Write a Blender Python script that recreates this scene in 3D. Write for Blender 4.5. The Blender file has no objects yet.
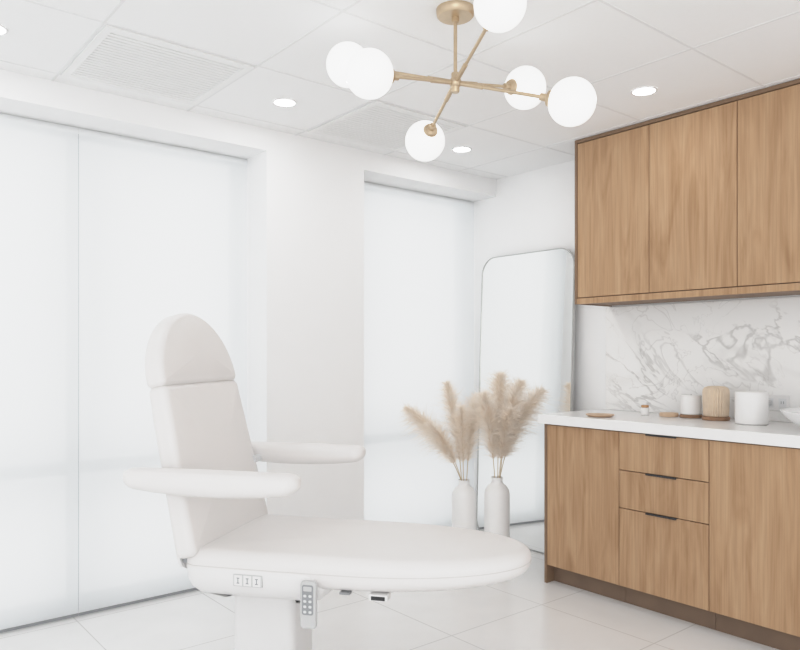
import bpy, math, random
from mathutils import Vector, Matrix
random.seed(7)
C = bpy.context.scene.collection
PI = math.pi
F = 718.0; CX = 400.0; HY = 353.0; H = 1.24
A = math.radians(50.6); CA, SA = math.cos(A), math.sin(A)
def WP(lat, dep, z=0.0):
    return Vector((CA*dep + SA*lat, SA*dep - CA*lat, z))
def at(u, v, dep):
    return WP((u-CX)/F*dep, dep, H + (HY-v)/F*dep)

# ---------------------------------------------------------------- materials
def newmat(name):
    m = bpy.data.materials.new(name); m.use_nodes = True
    nt = m.node_tree; nt.nodes.clear()
    out = nt.nodes.new('ShaderNodeOutputMaterial')
    return m, nt, out
def mat(name, col, rough=0.5, metal=0.0, var=0.03, nscale=8.0, bump=0.0, bscale=60.0, emis=0.0, ecol=None, coat=0.0):
    m, nt, out = newmat(name)
    p = nt.nodes.new('ShaderNodeBsdfPrincipled')
    tc = nt.nodes.new('ShaderNodeTexCoord')
    n = nt.nodes.new('ShaderNodeTexNoise'); n.inputs['Scale'].default_value = nscale
    nt.links.new(tc.outputs['Object'], n.inputs['Vector'])
    r = nt.nodes.new('ShaderNodeValToRGB')
    r.color_ramp.elements[0].position = .3; r.color_ramp.elements[1].position = .7
    r.color_ramp.elements[0].color = tuple(c*(1-var) for c in col)+(1,)
    r.color_ramp.elements[1].color = tuple(min(1, c*(1+var)) for c in col)+(1,)
    nt.links.new(n.outputs['Fac'], r.inputs['Fac'])
    nt.links.new(r.outputs['Color'], p.inputs['Base Color'])
    p.inputs['Roughness'].default_value = rough; p.inputs['Metallic'].default_value = metal
    p.inputs['Coat Weight'].default_value = coat
    if bump:
        b = nt.nodes.new('ShaderNodeBump'); b.inputs['Strength'].default_value = bump; b.inputs['Distance'].default_value = .002
        n2 = nt.nodes.new('ShaderNodeTexNoise'); n2.inputs['Scale'].default_value = bscale
        nt.links.new(tc.outputs['Object'], n2.inputs['Vector'])
        nt.links.new(n2.outputs['Fac'], b.inputs['Height']); nt.links.new(b.outputs['Normal'], p.inputs['Normal'])
    if emis:
        p.inputs['Emission Color'].default_value = (ecol or col)+(1,)
        p.inputs['Emission Strength'].default_value = emis
    nt.links.new(p.outputs['BSDF'], out.inputs['Surface'])
    return m
M = {}
M['wall'] = mat('wall_paint', (.905,.905,.905), .7, var=.004)
M['ceil'] = mat('ceiling_tile', (.92,.92,.92), .85, var=.004, nscale=60)
M['grid'] = mat('ceiling_grid', (.82,.82,.82), .6, var=.005)
M['vent'] = mat('vent_white', (.88,.88,.875), .6, var=.01)
M['ventdark'] = mat('vent_shadow', (.80,.80,.79), .7, var=.02)
M['leather'] = mat('white_upholstery', (.80,.778,.765), .42, var=.006, bump=.08, bscale=350)
M['piping'] = mat('upholstery_seam', (.66,.64,.625), .5, var=.01)
M['plastic'] = mat('white_plastic', (.81,.80,.795), .3, var=.01)
M['remote'] = mat('remote_grey', (.58,.58,.58), .35, var=.01)
M['greyplastic'] = mat('grey_plastic', (.30,.31,.32), .4, var=.02)
M['darkgrey'] = mat('dark_rail_grey', (.26,.27,.28), .5, var=.02)
M['black'] = mat('black_metal', (.02,.02,.022), .4, var=.1)
M['brass'] = mat('brushed_brass', (.58,.45,.31), .34, metal=.75, var=.04, nscale=60)
M['globe'] = mat('opal_glass', (.90,.90,.89), .15, var=.005, emis=.75, ecol=(1,.99,.97))
M['lamp'] = mat('lamp_lens', (1,1,1), .4, var=0, emis=10.0)
M['quartz'] = mat('white_quartz', (.90,.89,.88), .2, var=.01, nscale=25)
M['ceramic'] = mat('white_ceramic', (.88,.87,.86), .35, var=.01)
M['porcelain'] = mat('gloss_porcelain', (.88,.88,.88), .08, var=.005)
M['alu'] = mat('aluminium', (.74,.75,.76), .4, metal=.2, var=.02)
M['framewin'] = mat('window_frame_metal', (.34,.36,.38), .5, var=.02)
M['mframe'] = mat('mirror_frame_metal', (.50,.50,.49), .3, metal=.7, var=.03)
M['tan'] = mat('tan_wood', (.62,.43,.29), .5, var=.10, nscale=30)
M['ribbed'] = mat('beige_ribbed_wood', (.74,.60,.46), .6, var=.08, nscale=30)
M['darkwood'] = mat('dark_wood', (.30,.165,.09), .5, var=.2, nscale=30)
M['amber'] = mat('amber_glass', (.50,.25,.10), .15, var=.1)
M['stem'] = mat('straw_stem', (.62,.49,.32), .7, var=.15)
M['kick'] = mat('toe_kick_brown', (.18,.115,.075), .6, var=.1)
M['edge'] = mat('cabinet_edge_brown', (.22,.135,.08), .6, var=.1)

def wood(name, base, dark, light):
    m, nt, out = newmat(name)
    p = nt.nodes.new('ShaderNodeBsdfPrincipled'); p.inputs['Roughness'].default_value = .6
    p.inputs['Specular IOR Level'].default_value = .3
    tc = nt.nodes.new('ShaderNodeTexCoord'); oi = nt.nodes.new('ShaderNodeObjectInfo')
    cmb = nt.nodes.new('ShaderNodeCombineXYZ')
    ms = nt.nodes.new('ShaderNodeMath'); ms.operation = 'MULTIPLY'; ms.inputs[1].default_value = 13.0
    nt.links.new(oi.outputs['Random'], ms.inputs[0])
    for i in range(3): nt.links.new(ms.outputs[0], cmb.inputs[i])
    add = nt.nodes.new('ShaderNodeVectorMath'); add.operation = 'ADD'
    nt.links.new(tc.outputs['Object'], add.inputs[0]); nt.links.new(cmb.outputs[0], add.inputs[1])
    mp = nt.nodes.new('ShaderNodeMapping'); mp.inputs['Scale'].default_value = (7, 7, .9)
    nt.links.new(add.outputs[0], mp.inputs['Vector'])
    n1 = nt.nodes.new('ShaderNodeTexNoise'); n1.inputs['Scale'].default_value = 1.5; n1.inputs['Detail'].default_value = 6; n1.inputs['Distortion'].default_value = 2.0
    nt.links.new(mp.outputs[0], n1.inputs['Vector'])
    mp2 = nt.nodes.new('ShaderNodeMapping'); mp2.inputs['Scale'].default_value = (110, 110, 3)
    nt.links.new(add.outputs[0], mp2.inputs['Vector'])
    n2 = nt.nodes.new('ShaderNodeTexNoise'); n2.inputs['Scale'].default_value = 1.0; n2.inputs['Detail'].default_value = 4
    nt.links.new(mp2.outputs[0], n2.inputs['Vector'])
    r = nt.nodes.new('ShaderNodeValToRGB'); e = r.color_ramp.elements
    e[0].position = .3; e[0].color = dark+(1,); e[1].position = .72; e[1].color = light+(1,)
    k = e.new(.5); k.color = base+(1,)
    nt.links.new(n1.outputs['Fac'], r.inputs['Fac'])
    r2 = nt.nodes.new('ShaderNodeValToRGB'); r2.color_ramp.elements[0].position = .35; r2.color_ramp.elements[1].position = .6
    r2.color_ramp.elements[0].color = (.83,.81,.79,1); r2.color_ramp.elements[1].color = (1,1,1,1)
    nt.links.new(n2.outputs['Fac'], r2.inputs['Fac'])
    mx = nt.nodes.new('ShaderNodeMix'); mx.data_type = 'RGBA'; mx.blend_type = 'MULTIPLY'; mx.inputs[0].default_value = .85
    nt.links.new(r.outputs['Color'], mx.inputs[6]); nt.links.new(r2.outputs['Color'], mx.inputs[7])
    nt.links.new(mx.outputs[2], p.inputs['Base Color'])
    nt.links.new(p.outputs[0], out.inputs[0])
    return m
M['oak'] = wood('oak_veneer', (.475,.292,.165), (.385,.225,.118), (.535,.345,.205))

def floor_mat():
    m, nt, out = newmat('floor_tile')
    p = nt.nodes.new('ShaderNodeBsdfPrincipled'); p.inputs['Roughness'].default_value = .22
    tc = nt.nodes.new('ShaderNodeTexCoord')
    mp = nt.nodes.new('ShaderNodeMapping'); mp.inputs['Location'].default_value = (-.954+6.1, -.46+6.1, 0)
    nt.links.new(tc.outputs['Object'], mp.inputs['Vector'])
    b = nt.nodes.new('ShaderNodeTexBrick'); b.offset = 0; b.squash = 1
    b.inputs['Scale'].default_value = 1; b.inputs['Brick Width'].default_value = .61; b.inputs['Row Height'].default_value = .61
    b.inputs['Mortar Size'].default_value = .003; b.inputs['Mortar Smooth'].default_value = .1
    b.inputs['Color1'].default_value = (.865,.86,.855,1); b.inputs['Color2'].default_value = (.855,.85,.845,1); b.inputs['Mortar'].default_value = (.66,.65,.64,1)
    nt.links.new(mp.outputs[0], b.inputs['Vector'])
    n = nt.nodes.new('ShaderNodeTexNoise'); n.inputs['Scale'].default_value = 4; n.inputs['Detail'].default_value = 6
    nt.links.new(tc.outputs['Object'], n.inputs['Vector'])
    r = nt.nodes.new('ShaderNodeValToRGB'); r.color_ramp.elements[0].color = (.96,.96,.96,1); r.color_ramp.elements[1].color = (1,1,1,1)
    r.color_ramp.elements[0].position = .35; r.color_ramp.elements[1].position = .65
    nt.links.new(n.outputs['Fac'], r.inputs['Fac'])
    mx = nt.nodes.new('ShaderNodeMix'); mx.data_type = 'RGBA'; mx.blend_type = 'MULTIPLY'; mx.inputs[0].default_value = 1
    nt.links.new(b.outputs['Color'], mx.inputs[6]); nt.links.new(r.outputs['Color'], mx.inputs[7])
    nt.links.new(mx.outputs[2], p.inputs['Base Color']); nt.links.new(p.outputs[0], out.inputs[0])
    return m
M['floor'] = floor_mat()

def marble_mat():
    m, nt, out = newmat('marble')
    p = nt.nodes.new('ShaderNodeBsdfPrincipled'); p.inputs['Roughness'].default_value = .2
    tc = nt.nodes.new('ShaderNodeTexCoord')
    mp = nt.nodes.new('ShaderNodeMapping'); mp.inputs['Rotation'].default_value = (-.6, 0, 0)
    nt.links.new(tc.outputs['Object'], mp.inputs['Vector'])
    def noise(scale, seedoff, dist, st, det, rough=.55):
        n = nt.nodes.new('ShaderNodeTexNoise'); n.inputs['Scale'].default_value = scale; n.inputs['Detail'].default_value = det
        n.inputs['Distortion'].default_value = dist; n.inputs['Roughness'].default_value = rough
        mo = nt.nodes.new('ShaderNodeMapping'); mo.inputs['Location'].default_value = (seedoff,)*3; mo.inputs['Scale'].default_value = st
        nt.links.new(mp.outputs[0], mo.inputs['Vector']); nt.links.new(mo.outputs[0], n.inputs['Vector']); return n
    def vein(scale, w, seedoff, dist, st, det, strength, mseed):
        n = noise(scale, seedoff, dist, st, det)
        s = nt.nodes.new('ShaderNodeMath'); s.operation = 'SUBTRACT'; s.inputs[1].default_value = .5
        a = nt.nodes.new('ShaderNodeMath'); a.operation = 'ABSOLUTE'
        nt.links.new(n.outputs['Fac'], s.inputs[0]); nt.links.new(s.outputs[0], a.inputs[0])
        r = nt.nodes.new('ShaderNodeMapRange'); r.interpolation_type = 'SMOOTHSTEP'
        r.inputs['From Min'].default_value = 0; r.inputs['From Max'].default_value = w
        r.inputs['To Min'].default_value = 1; r.inputs['To Max'].default_value = 0
        nt.links.new(a.outputs[0], r.inputs['Value'])
        mk = noise(2.6, mseed, 0, (1,1,1), 2)
        mr = nt.nodes.new('ShaderNodeMapRange'); mr.inputs['From Min'].default_value = .42; mr.inputs['From Max'].default_value = .60
        mr.inputs['To Min'].default_value = .10; mr.inputs['To Max'].default_value = strength
        nt.links.new(mk.outputs['Fac'], mr.inputs['Value'])
        mu = nt.nodes.new('ShaderNodeMath'); mu.operation = 'MULTIPLY'
        nt.links.new(r.outputs[0], mu.inputs[0]); nt.links.new(mr.outputs[0], mu.inputs[1]); return mu
    v1 = vein(2.1, .017, 5.3, .7, (1,.65,1.25), 5, .85, 1.3)
    v2 = vein(1.5, .06, 2.2, .5, (1,.6,1.3), 4, .16, 7.7)
    v3 = vein(3.6, .011, 9.1, .8, (1,.8,1.1), 4, .45, 3.9)
    a1 = nt.nodes.new('ShaderNodeMath'); a1.operation = 'ADD'; a2 = nt.nodes.new('ShaderNodeMath'); a2.operation = 'ADD'; a2.use_clamp = True
    nt.links.new(v1.outputs[0], a1.inputs[0]); nt.links.new(v2.outputs[0], a1.inputs[1])
    nt.links.new(a1.outputs[0], a2.inputs[0]); nt.links.new(v3.outputs[0], a2.inputs[1])
    m2 = nt.nodes.new('ShaderNodeMix'); m2.data_type = 'RGBA'
    m2.inputs[6].default_value = (.92,.912,.90,1); m2.inputs[7].default_value = (.60,.585,.57,1)
    nt.links.new(a2.outputs[0], m2.inputs[0]); nt.links.new(m2.outputs[2], p.inputs['Base Color'])
    nt.links.new(p.outputs[0], out.inputs[0]); return m
M['marble'] = marble_mat()

def blind_mat():
    m, nt, out = newmat('shade_fabric')
    tc = nt.nodes.new('ShaderNodeTexCoord')
    n = nt.nodes.new('ShaderNodeTexNoise'); n.inputs['Scale'].default_value = 300
    nt.links.new(tc.outputs['Object'], n.inputs['Vector'])
    r = nt.nodes.new('ShaderNodeValToRGB'); r.color_ramp.elements[0].color = (.92,.94,.945,1); r.color_ramp.elements[1].color = (.95,.965,.97,1)
    nt.links.new(n.outputs['Fac'], r.inputs['Fac'])
    d = nt.nodes.new('ShaderNodeBsdfDiffuse'); t = nt.nodes.new('ShaderNodeBsdfTranslucent'); tr = nt.nodes.new('ShaderNodeBsdfTransparent')
    nt.links.new(r.outputs[0], d.inputs[0]); nt.links.new(r.outputs[0], t.inputs[0])
    m1 = nt.nodes.new('ShaderNodeMixShader'); m1.inputs[0].default_value = .70
    nt.links.new(d.outputs[0], m1.inputs[1]); nt.links.new(t.outputs[0], m1.inputs[2])
    m2 = nt.nodes.new('ShaderNodeMixShader'); m2.inputs[0].default_value = .075
    nt.links.new(m1.outputs[0], m2.inputs[1]); nt.links.new(tr.outputs[0], m2.inputs[2])
    nt.links.new(m2.outputs[0], out.inputs[0]); return m
M['blind'] = blind_mat()
def glass_mat():
    m, nt, out = newmat('window_glass')
    tr = nt.nodes.new('ShaderNodeBsdfTransparent'); g = nt.nodes.new('ShaderNodeBsdfGlossy'); g.inputs['Roughness'].default_value = .02
    mx = nt.nodes.new('ShaderNodeMixShader'); mx.inputs[0].default_value = .04
    nt.links.new(tr.outputs[0], mx.inputs[1]); nt.links.new(g.outputs[0], mx.inputs[2]); nt.links.new(mx.outputs[0], out.inputs[0]); return m
M['glass'] = glass_mat()
def mirror_mat():
    m, nt, out = newmat('mirror_glass')
    g = nt.nodes.new('ShaderNodeBsdfGlossy'); g.inputs['Roughness'].default_value = .0; g.inputs['Color'].default_value = (.94,.945,.94,1)
    nt.links.new(g.outputs[0], out.inputs[0]); return m
M['mirror'] = mirror_mat()
def plume_mat():
    m, nt, out = newmat('pampas_fluff')
    tc = nt.nodes.new('ShaderNodeTexCoord'); n = nt.nodes.new('ShaderNodeTexNoise'); n.inputs['Scale'].default_value = 14
    nt.links.new(tc.outputs['Object'], n.inputs['Vector'])
    r = nt.nodes.new('ShaderNodeValToRGB'); r.color_ramp.elements[0].position = .3; r.color_ramp.elements[1].position = .7
    r.color_ramp.elements[0].color = (.95,.86,.76,1); r.color_ramp.elements[1].color = (1.0,.955,.90,1)
    nt.links.new(n.outputs['Fac'], r.inputs[0])
    d = nt.nodes.new('ShaderNodeBsdfDiffuse'); t = nt.nodes.new('ShaderNodeBsdfTranslucent')
    nt.links.new(r.outputs[0], d.inputs[0]); nt.links.new(r.outputs[0], t.inputs[0])
    mx = nt.nodes.new('ShaderNodeMixShader'); mx.inputs[0].default_value = .5
    nt.links.new(d.outputs[0], mx.inputs[1]); nt.links.new(t.outputs[0], mx.inputs[2]); nt.links.new(mx.outputs[0], out.inputs[0]); return m
M['plume'] = plume_mat()

# ---------------------------------------------------------------- mesh helpers
class MB:
    def __init__(s): s.v = []; s.f = []
    def box(s, x0, x1, y0, y1, z0, z1):
        b = len(s.v)
        s.v += [(x,y,z) for z in (z0,z1) for y in (y0,y1) for x in (x0,x1)]
        s.f += [tuple(b+i for i in q) for q in ((0,2,3,1),(4,5,7,6),(0,1,5,4),(2,6,7,3),(0,4,6,2),(1,3,7,5))]
        return s
    def lathe(s, prof, c=(0,0,0), n=40, caps=True):
        b = len(s.v)
        for r, z in prof:
            for i in range(n):
                a = 2*PI*i/n; s.v.append((c[0]+r*math.cos(a), c[1]+r*math.sin(a), c[2]+z))
        for j in range(len(prof)-1):
            for i in range(n):
                k = (i+1) % n
                s.f.append((b+j*n+i, b+j*n+k, b+(j+1)*n+k, b+(j+1)*n+i))
        if caps:
            s.f.append(tuple(b+i for i in range(n-1,-1,-1)))
            s.f.append(tuple(b+(len(prof)-1)*n+i for i in range(n)))
        return s
    def tube(s, pts, rad, n=12, closed=False):
        pts = [Vector(p) for p in pts]
        if not isinstance(rad, (list, tuple)): rad = [rad]*len(pts)
        b = len(s.v); prev = None; N_ = len(pts)
        for i, p in enumerate(pts):
            if closed: t = (pts[(i+1)%N_] - pts[i-1]).normalized()
            else: t = (pts[min(i+1,N_-1)] - pts[max(i-1,0)]).normalized()
            if prev is None:
                u = t.cross(Vector((0,0,1)))
                if u.length < .01: u = t.cross(Vector((0,1,0)))
            else: u = prev - t*prev.dot(t)
            u.normalize(); prev = u; w = t.cross(u)
            for k in range(n):
                a = 2*PI*k/n; q = p + (u*math.cos(a)+w*math.sin(a))*rad[i]; s.v.append(tuple(q))
        for j in range(N_ if closed else N_-1):
            for k in range(n):
                l = (k+1) % n; jn = (j+1) % N_
                s.f.append((b+j*n+k, b+j*n+l, b+jn*n+l, b+jn*n+k))
        if not closed:
            s.f.append(tuple(b+i for i in range(n-1,-1,-1))); s.f.append(tuple(b+(N_-1)*n+i for i in range(n)))
        return s
    def sphere(s, c, r, n=40, m=24, sc=(1,1,1)):
        b = len(s.v)
        for j in range(1, m):
            ph = PI*j/m
            for i in range(n):
                a = 2*PI*i/n
                s.v.append((c[0]+sc[0]*r*math.sin(ph)*math.cos(a), c[1]+sc[1]*r*math.sin(ph)*math.sin(a), c[2]+sc[2]*r*math.cos(ph)))
        t = len(s.v); s.v += [(c[0],c[1],c[2]+r*sc[2]), (c[0],c[1],c[2]-r*sc[2])]
        for j in range(m-2):
            for i in range(n):
                k = (i+1) % n; s.f.append((b+j*n+i, b+(j+1)*n+i, b+(j+1)*n+k, b+j*n+k))
        for i in range(n):
            k = (i+1) % n; s.f.append((t, b+i, b+k)); s.f.append((t+1, b+(m-2)*n+k, b+(m-2)*n+i))
        return s
    def pillow(s, outline, rings, mapf=lambda a,b,c: (a,b,c), crown=0.0, crown0=0.0):
        n = len(outline); P = [Vector(p) for p in outline]; N = []
        for i in range(n):
            t = (P[(i+1)%n]-P[i-1]).normalized(); N.append(Vector((t.y, -t.x)))
        b = len(s.v); R = []
        last = [P[i]-N[i]*rings[-1][0] for i in range(n)]; cen = sum(last, Vector((0,0)))/n
        first = [P[i]-N[i]*rings[0][0] for i in range(n)]; cen0 = sum(first, Vector((0,0)))/n
        for k in (.05,.35,.6,.85): R.append(([cen0+(p-cen0)*k for p in first], rings[0][1]-crown0*(1-k*k)))
        for ins, c in rings: R.append(([P[i]-N[i]*ins for i in range(n)], c))
        for k in (.92,.8,.6,.4,.2,.04): R.append(([cen+(p-cen)*k for p in last], rings[-1][1]+crown*(1-k*k)))
        for pts, c in R:
            for p in pts: s.v.append(tuple(mapf(p.x, p.y, c)))
        for j in range(len(R)-1):
            for i in range(n):
                k = (i+1)%n; s.f.append((b+j*n+i, b+j*n+k, b+(j+1)*n+k, b+(j+1)*n+i))
        s.f.append(tuple(b+i for i in range(n-1,-1,-1))); s.f.append(tuple(b+(len(R)-1)*n+i for i in range(n)))
        return s
    def build(s, name, m, parent=None, smooth=False, bevel=0.0, fix=True):
        me = bpy.data.meshes.new(name); me.from_pydata(s.v, [], s.f); me.update()
        if fix:
            import bmesh
            bm = bmesh.new(); bm.from_mesh(me); bmesh.ops.recalc_face_normals(bm, faces=bm.faces); bm.to_mesh(me); bm.free()
        me.materials.append(M[m])
        o = bpy.data.objects.new(name, me); C.objects.link(o)
        if parent: o.parent = parent
        if smooth:
            me.shade_smooth()
            try: me.set_sharp_from_angle(angle=math.radians(40))
            except Exception: pass
        if bevel:
            md = o.modifiers.new('bevel', 'BEVEL'); md.width = bevel; md.segments = 3; md.limit_method = 'ANGLE'
        return o
def rings(T, r, n=6, r0=None):
    r0 = r if r0 is None else r0
    a = [(r0*(1-math.sin(PI/2*i/n)), r0*(1-math.cos(PI/2*i/n))) for i in range(n+1)]
    b = [(r*(1-math.cos(PI/2*i/n)), T-r+r*math.sin(PI/2*i/n)) for i in range(n+1)]
    return a+b
def rrect(x0, x1, y0, y1, r, n=8, sub=6):
    pts = []
    cs = [(x1-r,y0+r,-PI/2),(x1-r,y1-r,0),(x0+r,y1-r,PI/2),(x0+r,y0+r,PI)]
    for q, (cx,cy,a0) in enumerate(cs):
        for i in range(n+1):
            a = a0+PI/2*i/n; pts.append((cx+r*math.cos(a), cy+r*math.sin(a)))
        nx = cs[(q+1)%4]; a = nx[2]; e = (nx[0]+r*math.cos(a), nx[1]+r*math.sin(a)); p = pts[-1]
        for i in range(1, sub): pts.append((p[0]+(e[0]-p[0])*i/sub, p[1]+(e[1]-p[1])*i/sub))
    return pts
def thing(name, label, cat, loc=(0,0,0), rz=0, group=None):
    o = bpy.data.objects.new(name, None); C.objects.link(o); o.empty_display_size = .05
    o.location = loc; o.rotation_euler = (0,0,rz); o['label'] = label; o['category'] = cat
    if group: o['group'] = group
    return o
def tag(o, label, cat, group=None):
    o['label'] = label; o['category'] = cat
    if group: o['group'] = group
    return o
def struct(o): o['kind'] = 'structure'; return o

# ---------------------------------------------------------------- room
YW, YB, YO, XR, HC = 3.36, 3.57, 3.78, 3.61, 2.42
XL, YN = -2.2, -2.2
struct(MB().box(XL, XR+.12, YN, YO, -.1, 0).build('floor', 'floor'))
struct(MB().box(XL, XR+.12, YN, YO, HC, HC+.1).build('ceiling', 'ceil'))
struct(MB().box(XR, XR+.12, YN, YO, 0, HC).build('wall_right', 'wall'))
HB = 2.305
w = MB().box(XL, XR, YW, YO, HB, HC).box(1.853, 2.489, YW, YO, 0, HB).box(XL, -1.1, YW, YO, 0, HB)
struct(w.build('wall_back', 'wall'))
g = MB()
GX = [.81+.61*k for k in range(-4, 5)]
GY = [3.26-.61*k for k in range(0, 9)]
for x in GX: g.box(x-.005, x+.005, YN, YW, HC-.002, HC)
for y in GY: g.box(XL, XR, y-.005, y+.005, HC-.0017, HC)
struct(g.build('trim_1', 'grid'))
def window(i, x0, x1, mull):
    f = MB()
    yw = 3.66
    f.box(x0, x0+.05, yw, yw+.08, 0, HB).box(x1-.03, x1, yw, yw+.08, 0, HB).box(x0+.05, x1-.03, yw, yw+.08, 0, .05).box(x0+.05, x1-.03, yw, yw+.08, HB-.02, HB)
    f.box(x0+.05, x1-.03, yw, yw+.08, .66, .71)
    for x in mull: f.box(x-.022, x+.022, yw-.001, yw+.079, .05, HB-.02)
    o = struct(f.build('window_%d' % i, 'framewin'))
    MB().box(x0+.04, x1-.02, yw+.035, yw+.041, .04, HB-.01).build('pane', 'glass', o)
window(1, -1.1, 1.853, [-.1, .985])
window(2, 2.489, 3.61, [])
def shade(x0, x1, label, yb):
    t = thing('roller_blind', label, 'roller blind', ((x0+x1)/2, yb, 0), group='white roller shades on the windows')
    w2 = (x1-x0)/2
    f = MB()
    f.v = [(-w2, 0, .016), (w2, 0, .016), (w2, 0, HB-.006), (-w2, 0, HB-.006)]; f.f = [(0,1,2,3)]
    f.build('fabric', 'blind', t, fix=False)
    MB().box(-w2, w2, -.005, .005, .004, .017).build('bottom_rail', 'darkgrey', t, bevel=.002)
    r = MB(); r.tube([(-w2, .018, HB-.016), (w2, .018, HB-.016)], .013, 20).build('roller', 'plastic', t, smooth=True)
shade(-1.08, .9747, 'wide white roller blind cut off by the left edge of the photo', YB)
shade(.9762, 1.849, 'white roller blind behind the treatment chair, ending at the pillar', YB)
shade(2.493, 3.606, 'narrow white roller blind between the pillar and the standing mirror', YB)

def vent(cx, cy, label):
    t = thing('ceiling_vent', label, 'ceiling vent', (cx, cy, HC), group='square ceiling vents')
    h = .295
    f = MB()
    f.box(-h, h, -h, -h+.03, -.007, -.001).box(-h, h, h-.03, h, -.007, -.001).box(-h, -h+.03, -h+.03, h-.03, -.007, -.001).box(h-.03, h, -h+.03, h-.03, -.007, -.001)
    f.build('frame', 'vent', t)
    MB().box(-h+.03, h-.03, -h+.03, h-.03, -.003, -.001).build('backing', 'ventdark', t)
    s = MB(); n = 20
    for k in range(n):
        y = -h+.040+(2*h-.080)*k/(n-1)
        s.box(-h+.03, h-.03, y-.0095, y+.0095, -.005, -.0035)
    s.build('louvre', 'vent', t)
vent(1.115, 2.955, 'larger looking square white louvred vent in the ceiling above the left blind')
vent(2.335, 2.955, 'square white louvred vent in the ceiling behind the brass chandelier')
def lamp(name, kind, loc, power, **kw):
    l = bpy.data.lights.new(name, kind); l.energy = power; l.color = (1,.985,.965)
    for k_, v_ in kw.items(): setattr(l, k_, v_)
    o = bpy.data.objects.new(name, l); C.objects.link(o); o.location = loc; return o
def downlight(x, y, label, pw=2.2):
    t = thing('recessed_light', label, 'ceiling light', (x, y, HC), group='recessed downlights')
    MB().lathe([(.048,-.001),(.049,-.004),(.055,-.005),(.057,-.001)], n=36, caps=False).build('trim_ring', 'plastic', t, smooth=True)
    MB().lathe([(.048,-.001),(.048,-.003)], n=36).build('lens', 'lamp', t)
    lamp('downlight_lamp', 'AREA', (x, y, HC-.012), pw, shape='DISK', size=.08)
downlight(.505, 2.955, 'round recessed light at the left edge of the photo, left of the first vent')
downlight(1.725, 2.955, 'round recessed light between the two ceiling vents')
downlight(2.915, 2.985, 'round recessed light near the far corner, right of the lowest globe')
downlight(2.90, 1.80, 'round recessed light beside the upper oak cabinets', .8)

# ---------------------------------------------------------------- cabinets
XF = 3.07
def door_panel(mb, x, y0, y1, z0, z1, th=.02): return mb.box(x, x+th, y0+.0018, y1-.0018, z0, z1)
def base_unit(y1, y0, label, kind):
    t = thing('base_cabinet', label, 'cabinet', (XF, (y0+y1)/2, 0), group='oak base cabinets under the worktop')
    hw = (y1-y0)/2
    MB().box(.021, XR-XF-.003, -hw+.001, hw-(.017 if kind == 'door' else .001), .095, .858).build('body', 'edge', t)
    MB().box(.06, .08, -hw+.001, hw-(.017 if kind == 'door' else .001), .0, .094).build('toe_kick', 'kick', t)
    if kind == 'drawers':
        for z0, z1 in ((.669,.853),(.483,.665),(.099,.479)):
            d = door_panel(MB(), 0, -hw, hw, z0, z1).build('drawer', 'oak', t, bevel=.001)
            MB().box(-.010, .010, -.078, .078, z1+.0004, z1+.0028).box(-.011, -.0085, -.078, .078, z1-.005, z1+.0028).build('pull', 'black', d)
    elif kind == 'doors':
        for a, c in ((0, hw), (-hw, 0)): door_panel(MB(), 0, a, c, .099, .853).build('door', 'oak', t, bevel=.001)
    else:
        door_panel(MB(), 0, -hw, hw-.016, .099, .853).build('door', 'oak', t, bevel=.001)
        MB().box(-.002, XR-XF-.003, hw-.016, hw, 0, .858).build('end_panel', 'edge', t)
base_unit(2.505, 2.043, 'oak base cabinet with one plain door at the mirror end of the run', 'door')
base_unit(2.043, 1.586, 'oak base cabinet with three drawers and black tab pulls', 'drawers')
base_unit(1.586, .67, 'oak base cabinet with plain doors under the sink bowl', 'doors')
o = MB().box(XF-.03, XR-.001, .64, 2.53, .86, .91).build('worktop', 'quartz', bevel=.003)
tag(o, 'continuous white stone worktop on the oak base cabinets', 'countertop')
o = MB().box(XR-.013, XR-.001, .64, 2.483, .911, 1.505).build('backsplash', 'marble')
tag(o, 'white marble backsplash with grey veins above the worktop', 'backsplash')
XU = 3.28; ZU0, ZU1 = 1.51, 2.405
def upper_unit(y1, y0, label, first=False, two=False):
    t = thing('wall_cabinet', label, 'cabinet', (XU, (y0+y1)/2, ZU0), group='oak wall cabinets')
    hw = (y1-y0)/2; e = .014 if first else 0
    MB().box(.021, XR-XU-.002, -hw+.001, hw-e-.001, .005, ZU1-ZU0).build('body', 'edge', t)
    if two:
        for a, c in ((0, hw), (-hw, 0)): door_panel(MB(), 0, a, c, .036, ZU1-ZU0-.010).build('door', 'oak', t, bevel=.001)
    else: door_panel(MB(), 0, -hw, hw-e, .036, ZU1-ZU0-.010).build('door', 'oak', t, bevel=.001)
    MB().box(-.002, .021, -hw, hw-e, 0, .031).build('light_rail', 'oak', t)
    MB().box(-.002, .021, -hw, hw-e, ZU1-ZU0-.006, ZU1-ZU0+.012).build('top_rail', 'edge', t)
    if first: MB().box(-.004, XR-XU-.002, hw-e, hw, 0, ZU1-ZU0+.012).build('end_panel', 'edge', t)
upper_unit(2.462, 2.008, 'oak wall cabinet nearest the standing mirror', True)
upper_unit(2.008, 1.561, 'oak wall cabinet in the middle, second from the mirror')
upper_unit(1.561, .667, 'oak wall cabinet at the right edge of the photo', two=True)

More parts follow.
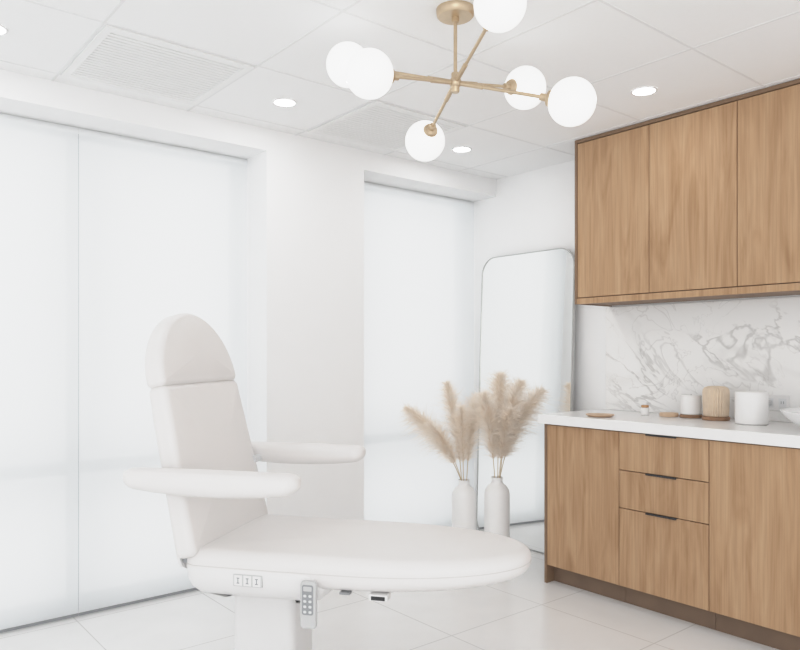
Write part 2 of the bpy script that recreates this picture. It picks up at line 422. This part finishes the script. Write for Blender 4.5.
# ---------------------------------------------------------------- counter items
def place(u, v, z=.91):
    s = (H-z)/(v-HY); return Vector((s*(F*CA+SA*(u-CX)), s*(F*SA-CA*(u-CX)), z))
p = place(600, 416.5)
o = MB().lathe([(.02,0),(.055,.0),(.072,.008),(.074,.012),(.070,.012),(.054,.006),(.01,.005)], n=48).build('tray', 'tan', smooth=True)
o.location = p; tag(o, 'small round tan dish at the left end of the worktop', 'dish')
p = place(645, 415)
t = thing('jar', 'tiny jar with amber lid between the tan dish and the wooden lid', 'jar', p)
MB().lathe([(.014,0),(.022,.002),(.022,.034),(.018,.040)], n=28).build('body', 'ceramic', t, smooth=True)
MB().lathe([(.017,.040),(.0195,.041),(.0195,.052),(.014,.054)], n=28).build('lid', 'amber', t, smooth=True)
p = place(669, 416.5)
o = MB().lathe([(.04,0),(.047,.002),(.047,.016),(.044,.020),(.02,.021)], n=36).build('wooden_lid', 'tan', smooth=True)
o.location = p; tag(o, 'small round wooden lid left of the white candle', 'lid')
p = place(691, 417.5)
o = MB().lathe([(.050,0),(.056,.002),(.056,.012),(.052,.016)], n=40).build('coaster', 'darkwood', smooth=True)
o.location = p; tag(o, 'round brown wooden coaster under the white candle', 'coaster')
t = thing('candle', 'white cylindrical candle jar on a round wooden coaster', 'candle', p+Vector((0,0,.0165)))
MB().lathe([(.045,0),(.050,.003),(.050,.098),(.048,.10),(.045,.10),(.044,.092),(.01,.091)], n=40).build('jar', 'ceramic', t, smooth=True)
MB().tube([(0,0,.091),(.001,0,.103)], .0012, 6).build('wick', 'black', t)
p = place(716, 420)
t = thing('canister', 'ribbed beige canister on a dark base, right of the candle', 'canister', p)
MB().lathe([(.058,0),(.064,.002),(.064,.016),(.060,.018)], n=48).build('base', 'darkwood', t, smooth=True)
f = MB(); n = 240; prof = [(.050,.0185),(.055,.022),(.058,.08),(.059,.135),(.057,.150),(.050,.160),(.036,.166),(.015,.168)]
for r, z in prof:
    for i in range(n):
        a = 2*PI*i/n; rr = r*(1+.06*math.cos(a*30)); f.v.append((rr*math.cos(a), rr*math.sin(a), z))
for j in range(len(prof)-1):
    for i in range(n): f.f.append((j*n+i, j*n+(i+1)%n, (j+1)*n+(i+1)%n, (j+1)*n+i))
f.f.append(tuple(range(n-1,-1,-1))); f.f.append(tuple((len(prof)-1)*n+i for i in range(n)))
f.build('ribbed_body', 'ribbed', t, smooth=True)
p = place(751.5, 424)
o = MB().lathe([(.064,0),(.071,.005),(.071,.143),(.068,.150),(.055,.152),(.02,.152)], n=56).build('canister', 'ceramic', smooth=True)
o.location = p; tag(o, 'plain white cylindrical canister beside the wall outlet', 'canister')
t = thing('vessel_sink', 'white vessel sink bowl at the right edge of the worktop', 'sink', (3.30, 1.145, .91))
MB().lathe([(.08,0),(.11,.0),(.15,.020),(.195,.054),(.218,.082),(.219,.086),(.212,.087),(.19,.062),(.14,.030),(.08,.014),(.022,.012)], n=72).build('bowl', 'porcelain', t, smooth=True)
MB().lathe([(.010,.0125),(.021,.0125),(.021,.016),(.015,.018)], n=32).build('drain', 'alu', t, smooth=True)
t = thing('wall_outlet', 'white double wall outlet on the marble beside the canister', 'outlet', (XR-.0135, 1.52, 1.0))
MB().pillow(rrect(-.06,.06,-.038,.038,.006,4,1), [(0,0),(0,.006),(.002,.009)], lambda a,b,c: (-c,a,b)).build('cover_plate', 'plastic', t, smooth=True)
for y in (-.03, .03):
    sck = MB().box(-.0105,-.0085,y-.018,y+.018,-.022,.022).build('socket', 'alu', t, bevel=.001)
    MB().box(-.0112,-.0104,y-.007,y-.004,-.004,.009).box(-.0112,-.0104,y+.004,y+.007,-.004,.009).build('slot', 'greyplastic', sck)
t = thing('power_cord', 'thin grey power cord hanging from the wall outlet to the worktop', 'cord', (XR-.0135, 1.55, 1.0))
MB().box(-.034,-.0115,-.012,.012,-.012,.012).build('plug', 'remote', t, bevel=.003)
MB().tube([(-.034,0,0),(-.045,.002,-.008),(-.052,.004,-.04),(-.055,.012,-.075),(-.060,.03,-.0865),(-.075,.07,-.0868),(-.09,.11,-.0868)], .0028, 10).build('cable', 'greyplastic', t, smooth=True)

# ---------------------------------------------------------------- mirror
bx, tx, zt = 3.515, 3.580, 1.885
ml = math.hypot(tx-bx, zt)
t = thing('floor_mirror', 'tall rounded standing mirror with thin metal frame leaning on the wall', 'mirror', (bx, 3.06, 0.0), 0)
la = math.atan2(tx-bx, zt)
def mm(a, b, c):
    return (math.sin(la)*b - math.cos(la)*c, a, math.cos(la)*b + math.sin(la)*c)
hw = .385
out_ = rrect(-hw, hw, 0.003, ml, .115, 12, 2); ins = .006
N = len(out_); P = [Vector(q) for q in out_]
inn = []
for i in range(N):
    tt = (P[(i+1)%N]-P[i-1]).normalized(); inn.append(P[i]-Vector((tt.y,-tt.x))*ins)
f = MB()
for pts, c in ((P,0),(P,.022),(inn,.022),(inn,.004)):
    for q in pts: f.v.append(mm(q.x,q.y,c))
for j in range(3):
    for i in range(N): f.f.append((j*N+i, j*N+(i+1)%N, (j+1)*N+(i+1)%N, (j+1)*N+i))
f.f.append(tuple(range(N)))
f.build('frame', 'mframe', t)
f = MB(); f.v = [mm(q.x,q.y,.018) for q in inn]; f.f = [tuple(range(N))]
f.build('glass', 'mirror', t)

# ---------------------------------------------------------------- vases and pampas
def vase(u, dep, hgt, r, label):
    loc = WP((u-CX)/F*dep, dep, 0)
    o = MB().lathe([(r*.75,0),(r*.92,.01),(r,.06),(r,hgt-.10),(r*.95,hgt-.075),(r*.75,hgt-.050),(r*.5,hgt-.036),(r*.42,hgt-.02),(r*.47,hgt),(r*.41,hgt),(r*.34,hgt-.03),(r*.40,hgt-.05),(r*.85,hgt-.10),(r*.9,.03),(.01,.02)], n=48).build('vase', 'ceramic', smooth=True)
    o.location = loc; tag(o, label, 'vase', 'tall white floor vases'); return loc, hgt
v1 = vase(464, 4.22, .495, .073, 'tall white bottle vase in front of the narrow blind, left of its pair')
v2 = vase(497, 4.14, .525, .073, 'tall white bottle vase in front of the mirror, right of its pair')
def plume(vz, tip, ddep, start, fat, nh, label, bend=.5):
    base, hgt = vz
    dep0 = base.x*CA + base.y*SA
    T = at(tip[0], tip[1], dep0+ddep)
    mouth = Vector((base.x, base.y, hgt))
    dirh = Vector((T.x-mouth.x, T.y-mouth.y, 0))
    ctrl = mouth + Vector((dirh.x*bend, dirh.y*bend, (T.z-hgt)*.62))
    P0 = mouth + (dirh.normalized()*.018 if dirh.length > .001 else Vector((0,0,0)))
    def B(q): return P0*(1-q)**2 + ctrl*2*q*(1-q) + T*q*q
    t = thing('pampas_grass', label, 'dried flower', mouth, group='dried pampas plumes in the vases')
    low = mouth + Vector((-dirh.x*.03, -dirh.y*.03, -.08))
    pts = [low] + [B(i/14) for i in range(14)]
    MB().tube([q-mouth for q in pts], [.0024]*5+[.0018]*10, 8).build('stem', 'stem', t, smooth=True)
    f = MB()
    for i in range(nh):
        q = start + (1-start)*random.random()**.9
        s = (q-start)/(1-start)
        env = (math.sin(PI*min(1, s*.84+.12)))**.75
        pnt = B(q); tg = (B(min(1,q+.02))-B(q-.02)).normalized()
        rad = Vector((random.gauss(0,1), random.gauss(0,1), random.gauss(0,1)))
        rad = (rad - tg*rad.dot(tg)).normalized()
        sp = random.uniform(.15, .9)
        d = (tg*(1.0-sp*.45) + rad*sp).normalized()
        L = fat*env*(random.uniform(.5, 1.2) if random.random() < .78 else random.uniform(1.1, 1.75))*1.55 + .014
        wd = random.uniform(.0005, .0011)
        side = d.cross(Vector((random.random()-.5, random.random()-.5, random.random()-.5))).normalized()*wd
        p1 = pnt + d*L*.5; p2 = pnt + d*L + Vector((0,0,-L*random.uniform(.05,.40))) + rad*L*.1
        b = len(f.v)
        for c_, k_ in ((pnt,.8),(p1,1),(p2,.3)):
            f.v.append(tuple(c_-mouth-side*k_)); f.v.append(tuple(c_-mouth+side*k_))
        f.f += [(b,b+1,b+3,b+2),(b+2,b+3,b+5,b+4)]
    f.build('plume', 'plume', t, fix=False)
PL = [
 (v1,(407,409),.02,.18,.066,2600,'beige pampas plume leaning furthest left from the left vase',.35),
 (v1,(428,424),-.08,.24,.052,1700,'short beige pampas plume just under the furthest left one',.35),
 (v1,(447,384),.08,.16,.058,2500,'slim upright beige pampas plume rising left of centre from the left vase',.4),
 (v1,(477,398),.03,.18,.070,2700,'beige pampas plume of the left vase leaning right towards its pair',.4),
 (v1,(461,408),-.08,.20,.056,1700,'short beige pampas plume in the middle of the left vase',.4),
 (v2,(500,376),.06,.14,.076,3000,'tallest beige pampas plume rising straight from the right vase',.4),
 (v2,(483,396),-.06,.18,.072,2700,'beige pampas plume of the right vase leaning left over its pair',.4),
 (v2,(520,383),-.05,.16,.068,2800,'beige pampas plume leaning slightly right from the right vase',.35),
 (v2,(541,391),.0,.18,.066,2800,'beige pampas plume leaning furthest right over the mirror',.3),
 (v2,(511,410),-.10,.22,.062,2000,'short full beige pampas plume at the front of the right vase',.4),
]
for a in PL: plume(*a)

# ---------------------------------------------------------------- chandelier
hub = WP(.190, 2.465, 2.168)
t = thing('chandelier', 'brushed brass six-arm chandelier with white glass globes', 'chandelier', (hub.x, hub.y, HC))
def L(p): return Vector((p.x-hub.x, p.y-hub.y, p.z-HC))
MB().lathe([(.0,-.0285),(.058,-.028),(.064,-.022),(.066,-.004),(.066,-.0005)], n=56).build('canopy', 'brass', t, smooth=True)
hz = hub.z-HC
MB().tube([(0,0,-.028),(0,0,hz+.02)], .0062, 16).lathe([(.0063,-.05),(.013,-.045),(.013,-.0285)], n=24).build('down_rod', 'brass', t, smooth=True)
hb = MB().sphere((0,0,hz), .021, 32, 20).lathe([(.012,hz-.034),(.014,hz-.030),(.014,hz+.030),(.012,hz+.034)], n=24)
hb.build('hub', 'brass', t, smooth=True)
gl = [at(369.5,74,2.29), at(525,88,2.67), at(572,102,2.33), at(348,65,2.56), at(500,4,2.10), at(425,141,2.80)]
R = .077
for gpt in gl:
    c = L(gpt); h0 = Vector((0,0,hz)); d = (c-h0).normalized(); D = (c-h0).length
    e = D-R-.002
    a = MB().tube([h0+d*.018, h0+d*(e-.02)], .0055, 14)
    a.tube([h0+d*.02, h0+d*.021, h0+d*.10, h0+d*.101], [.005,.0080,.0080,.005], 16)
    arm = a.build('arm', 'brass', t, smooth=True)
    MB().tube([h0+d*(e-.030), h0+d*(e-.028), h0+d*(e-.008), h0+d*(e-.003), h0+d*(e+.007)], [.006,.0115,.0125,.024,.028], 28).build('globe_cap', 'brass', arm, smooth=True)
    MB().sphere(tuple(c), R, 48, 32).build('globe', 'globe', t, smooth=True)

# ---------------------------------------------------------------- treatment chair
cl = WP(-.4526, 2.578, 0)
ch = thing('treatment_chair', 'white upholstered treatment chair with armrests and oval foot end', 'treatment chair', cl, math.radians(-52.9))
MB().pillow(rrect(-.28,.40,-.24,.24,.10), rings(.055,.02,4)).build('base', 'plastic', ch, smooth=True)
MB().pillow(rrect(-.115,.115,-.10,.10,.028,8,2), [(0,.055),(0,.41),(-.03,.45)]).build('column', 'plastic', ch, smooth=True)
MB().pillow(rrect(-.215,.30,-.285,.285,.075), [(.13,.425),(.08,.434),(.045,.448),(.018,.470),(.004,.50),(0,.535),(.004,.545)]).build('seat_shell', 'plastic', ch, smooth=True)
MB().box(.25,.62,-.10,-.07,.475,.502).box(.25,.62,.07,.10,.475,.502).box(.25,.29,-.07,.07,.475,.502).box(.58,.62,-.07,.07,.475,.502).build('leg_frame', 'plastic', ch, bevel=.004)
pts = []
w0, x0, xe, xm = .282, -.215, .910, .36
rc = .07
for i in range(9):
    a = PI+PI/2*i/8; pts.append((x0+rc+rc*math.cos(a), -w0+rc+rc*math.sin(a)))
for i in range(1,12): pts.append((x0+rc+(xm-x0-rc)*i/12, -w0))
ns = 48
for i in range(ns+1):
    a = -PI/2+PI*i/ns; ex = 2/2.12
    pts.append((xm+(xe-xm)*abs(math.cos(a))**ex, w0*math.copysign(abs(math.sin(a))**ex, math.sin(a))))
for i in range(1,12): pts.append((xm-(xm-x0-rc)*i/12, w0))
for i in range(9):
    a = PI/2+PI/2*i/8; pts.append((x0+rc+rc*math.cos(a), w0-rc+rc*math.sin(a)))
def seatmap(a, b, c):
    k = max(0, min(1, (a-.0)/.9)); lo = .030*k*k
    z = c/.112
    return (a, b, .487 + lo*(1-z) + c)
sc_ = MB().pillow(pts, rings(.112,.040,8,.050), seatmap, crown=.012).build('seat_cushion', 'leather', ch, smooth=True)
MB().tube([seatmap(a,b,.060) for a,b in pts], .0016, 8, closed=True).build('seam_piping', 'piping', sc_, smooth=True)
# backrest
lean = math.radians(13)
px, pz = -.137, .60
def bk(a, b, c):
    return (px - math.sin(lean)*b + math.cos(lean)*(c-.085), a, pz + math.cos(lean)*b + math.sin(lean)*(c-.085))
def trap(w0_, w1_, b0, b1, r):
    res = []
    for a,b in rrect(-w0_,w0_,b0,b1,r,6,8):
        k = (b-b0)/(b1-b0); res.append((a*(1+(w1_/w0_-1)*k), b))
    return res
bo = MB().pillow(trap(.304,.268,-.02,.554,.026), rings(.074,.026,7,.024), bk, crown=.018).build('backrest', 'leather', ch, smooth=True)
MB().pillow(trap(.275,.245,-.06,.50,.04), [(.02,-.020),(.005,-.012),(0,0.001)], bk).build('back_shell', 'plastic', bo, smooth=True)
hp = []
b0, bh, wh = .549, .266, .270
r_ = .022
for i in range(7):
    a = PI+PI/2*i/6; hp.append((-wh+r_+r_*math.cos(a), b0+r_+r_*math.sin(a)))
for i in range(1,8): hp.append((-wh+r_+(2*wh-2*r_)*i/8, b0))
for i in range(7):
    a = -PI/2+PI/2*i/6; hp.append((wh-r_+r_*math.cos(a), b0+r_+r_*math.sin(a)))
for i in range(1,44):
    a = PI*i/44; ex = 2/1.95
    s_ = abs(math.sin(a))**ex
    hp.append((wh*math.copysign(abs(math.cos(a))**ex, math.cos(a)), b0+r_+(bh-r_)*s_))
MB().pillow(hp, rings(.074,.022,7,.022), bk, crown=.016).build('headrest', 'leather', ch, smooth=True)
for y in (-.09,.09): MB().tube([bk(y,.50,.03), bk(y,.60,.03)], .008, 12).build('headrest_post', 'alu', ch, smooth=True)
def arm(sgn):
    o_ = rrect(-.362,.238,-.050,.050,.0495,12,8)
    T_ = .080
    def mp(a,b,c):
        k = (a+.362)/.60; e = abs(2*k-1)
        z = .789 + c + .022*e**2.2*(1-c/T_)
        return (a, b+sgn*.352, z)
    ar = MB().pillow(o_, rings(T_,.026,8,.040), mp, crown=.005).build('armrest', 'leather', ch, smooth=True)
    MB().tube([(-.20, sgn*.335, .815), (-.20, sgn*.285, .815), (-.20, sgn*.25, .815)], .015, 14).build('arm_bracket', 'alu', ar, smooth=True)
arm(-1); arm(1)
MB().box(-.212,-.165,-.262,-.240,.545,.600).build('hinge', 'greyplastic', ch, bevel=.006)
MB().box(-.212,-.165,.240,.262,.545,.600).build('hinge', 'greyplastic', ch, bevel=.006)
rl = MB().box(.43,.49,-.268,-.22,.474,.494).build('release_lever', 'plastic', ch, bevel=.004)
MB().box(.438,.482,-.2705,-.268,.478,.490).build('lever_inset', 'black', rl, bevel=.001)
MB().box(.335,.37,-.270,-.245,.487,.494).build('latch', 'greyplastic', ch, bevel=.002)
pc = .034
cp = MB().box(pc-.050,pc+.050,-.2875,-.28,.493,.532).build('control_panel', 'remote', ch, bevel=.002)
for k in range(3):
    x = pc-.032+.032*k
    MB().box(x-.0135,x+.0135,-.2895,-.287,.496,.529).build('button', 'plastic', cp, bevel=.002)
    MB().box(x-.0015,x+.0015,-.2902,-.2894,.504,.520).box(x-.005,x+.005,-.2902,-.2894,.519,.5215).box(x-.005,x+.005,-.2902,-.2894,.503,.5055).build('button_mark', 'greyplastic', cp)
MB().box(.222,.262,-.2885,-.262,.47,.535).build('remote_holder', 'plastic', ch, bevel=.004)
rw = Matrix.Rotation(math.radians(-52.9),4,'Z') @ Vector((.246,-.290,.387)) + cl
t = thing('remote_control', 'grey hand remote with pale buttons hanging from the chair side', 'remote control', rw, math.radians(-52.9))
MB().pillow(rrect(-.026,.026,-.002,.146,.013,6,2), rings(.020,.007,4), lambda a,b,c: (a,-c,b)).build('body', 'remote', t, smooth=True)
MB().pillow(rrect(-.019,.019,.042,.136,.007,4,2), [(0,.0185),(.001,.0215)], lambda a,b,c: (a,-c,b)).build('keypad', 'greyplastic', t)
MB().pillow(rrect(-.014,.014,.116,.131,.003,3,1), [(0,.0212),(.001,.0225)], lambda a,b,c: (a,-c,b)).build('display', 'remote', t)
for i in range(4):
    for j in range(2):
        x = -.0085+.017*j; z = .052+.0165*i
        MB().pillow(rrect(x-.0052,x+.0052,z-.0043,z+.0043,.003,3,1), [(0,.0212),(.001,.0230)], lambda a,b,c: (a,-c,b)).build('button', 'alu', t)

# ---------------------------------------------------------------- light
wd = bpy.data.worlds.new('World'); bpy.context.scene.world = wd; wd.use_nodes = True
bg = wd.node_tree.nodes['Background']; bg.inputs[0].default_value = (.98,.99,1.0,1); bg.inputs[1].default_value = 1.30
def area(name, loc, target, size, power, col=(1,1,1)):
    l = bpy.data.lights.new(name, 'AREA'); l.shape = 'RECTANGLE'; l.size = size[0]; l.size_y = size[1]; l.energy = power; l.color = col
    o = bpy.data.objects.new(name, l); C.objects.link(o); o.location = loc
    o.rotation_euler = (Vector(target)-Vector(loc)).to_track_quat('-Z','Y').to_euler(); return o
area('room_fill', (-1.2,-1.6,1.5), (2.6,2.2,2.0), (2.5,1.8), 30, (1,.99,.98))

cam = bpy.data.cameras.new('camera'); co = bpy.data.objects.new('camera', cam); C.objects.link(co)
co.location = (0,0,H); co.rotation_euler = (PI/2, 0, A-PI/2)
cam.sensor_fit = 'HORIZONTAL'; cam.sensor_width = 36; cam.lens = 36*F/800; cam.shift_y = 28/800.; cam.clip_start = .05
bpy.context.scene.camera = co
vs = bpy.context.scene.view_settings
vs.view_transform = 'Standard'; vs.look = 'None'; vs.exposure = 0.0
# soft highlight shoulder: inputs 0..3 are scaled to 0..1 by the white level
vs.use_curve_mapping = True
cm = vs.curve_mapping
cm.white_level = (3.0, 3.0, 3.0)
c = cm.curves[3]
P_ = [(0,.006),(.15,.165),(.35,.375),(.6,.61),(.8,.765),(1.0,.84),(1.3,.895),(1.8,.935),(3.0,.975)]
c.points[0].location = (0, P_[0][1]); c.points[1].location = (1, P_[-1][1])
for x, y in P_[1:-1]: c.points.new(x/3.0, y)
cm.update()
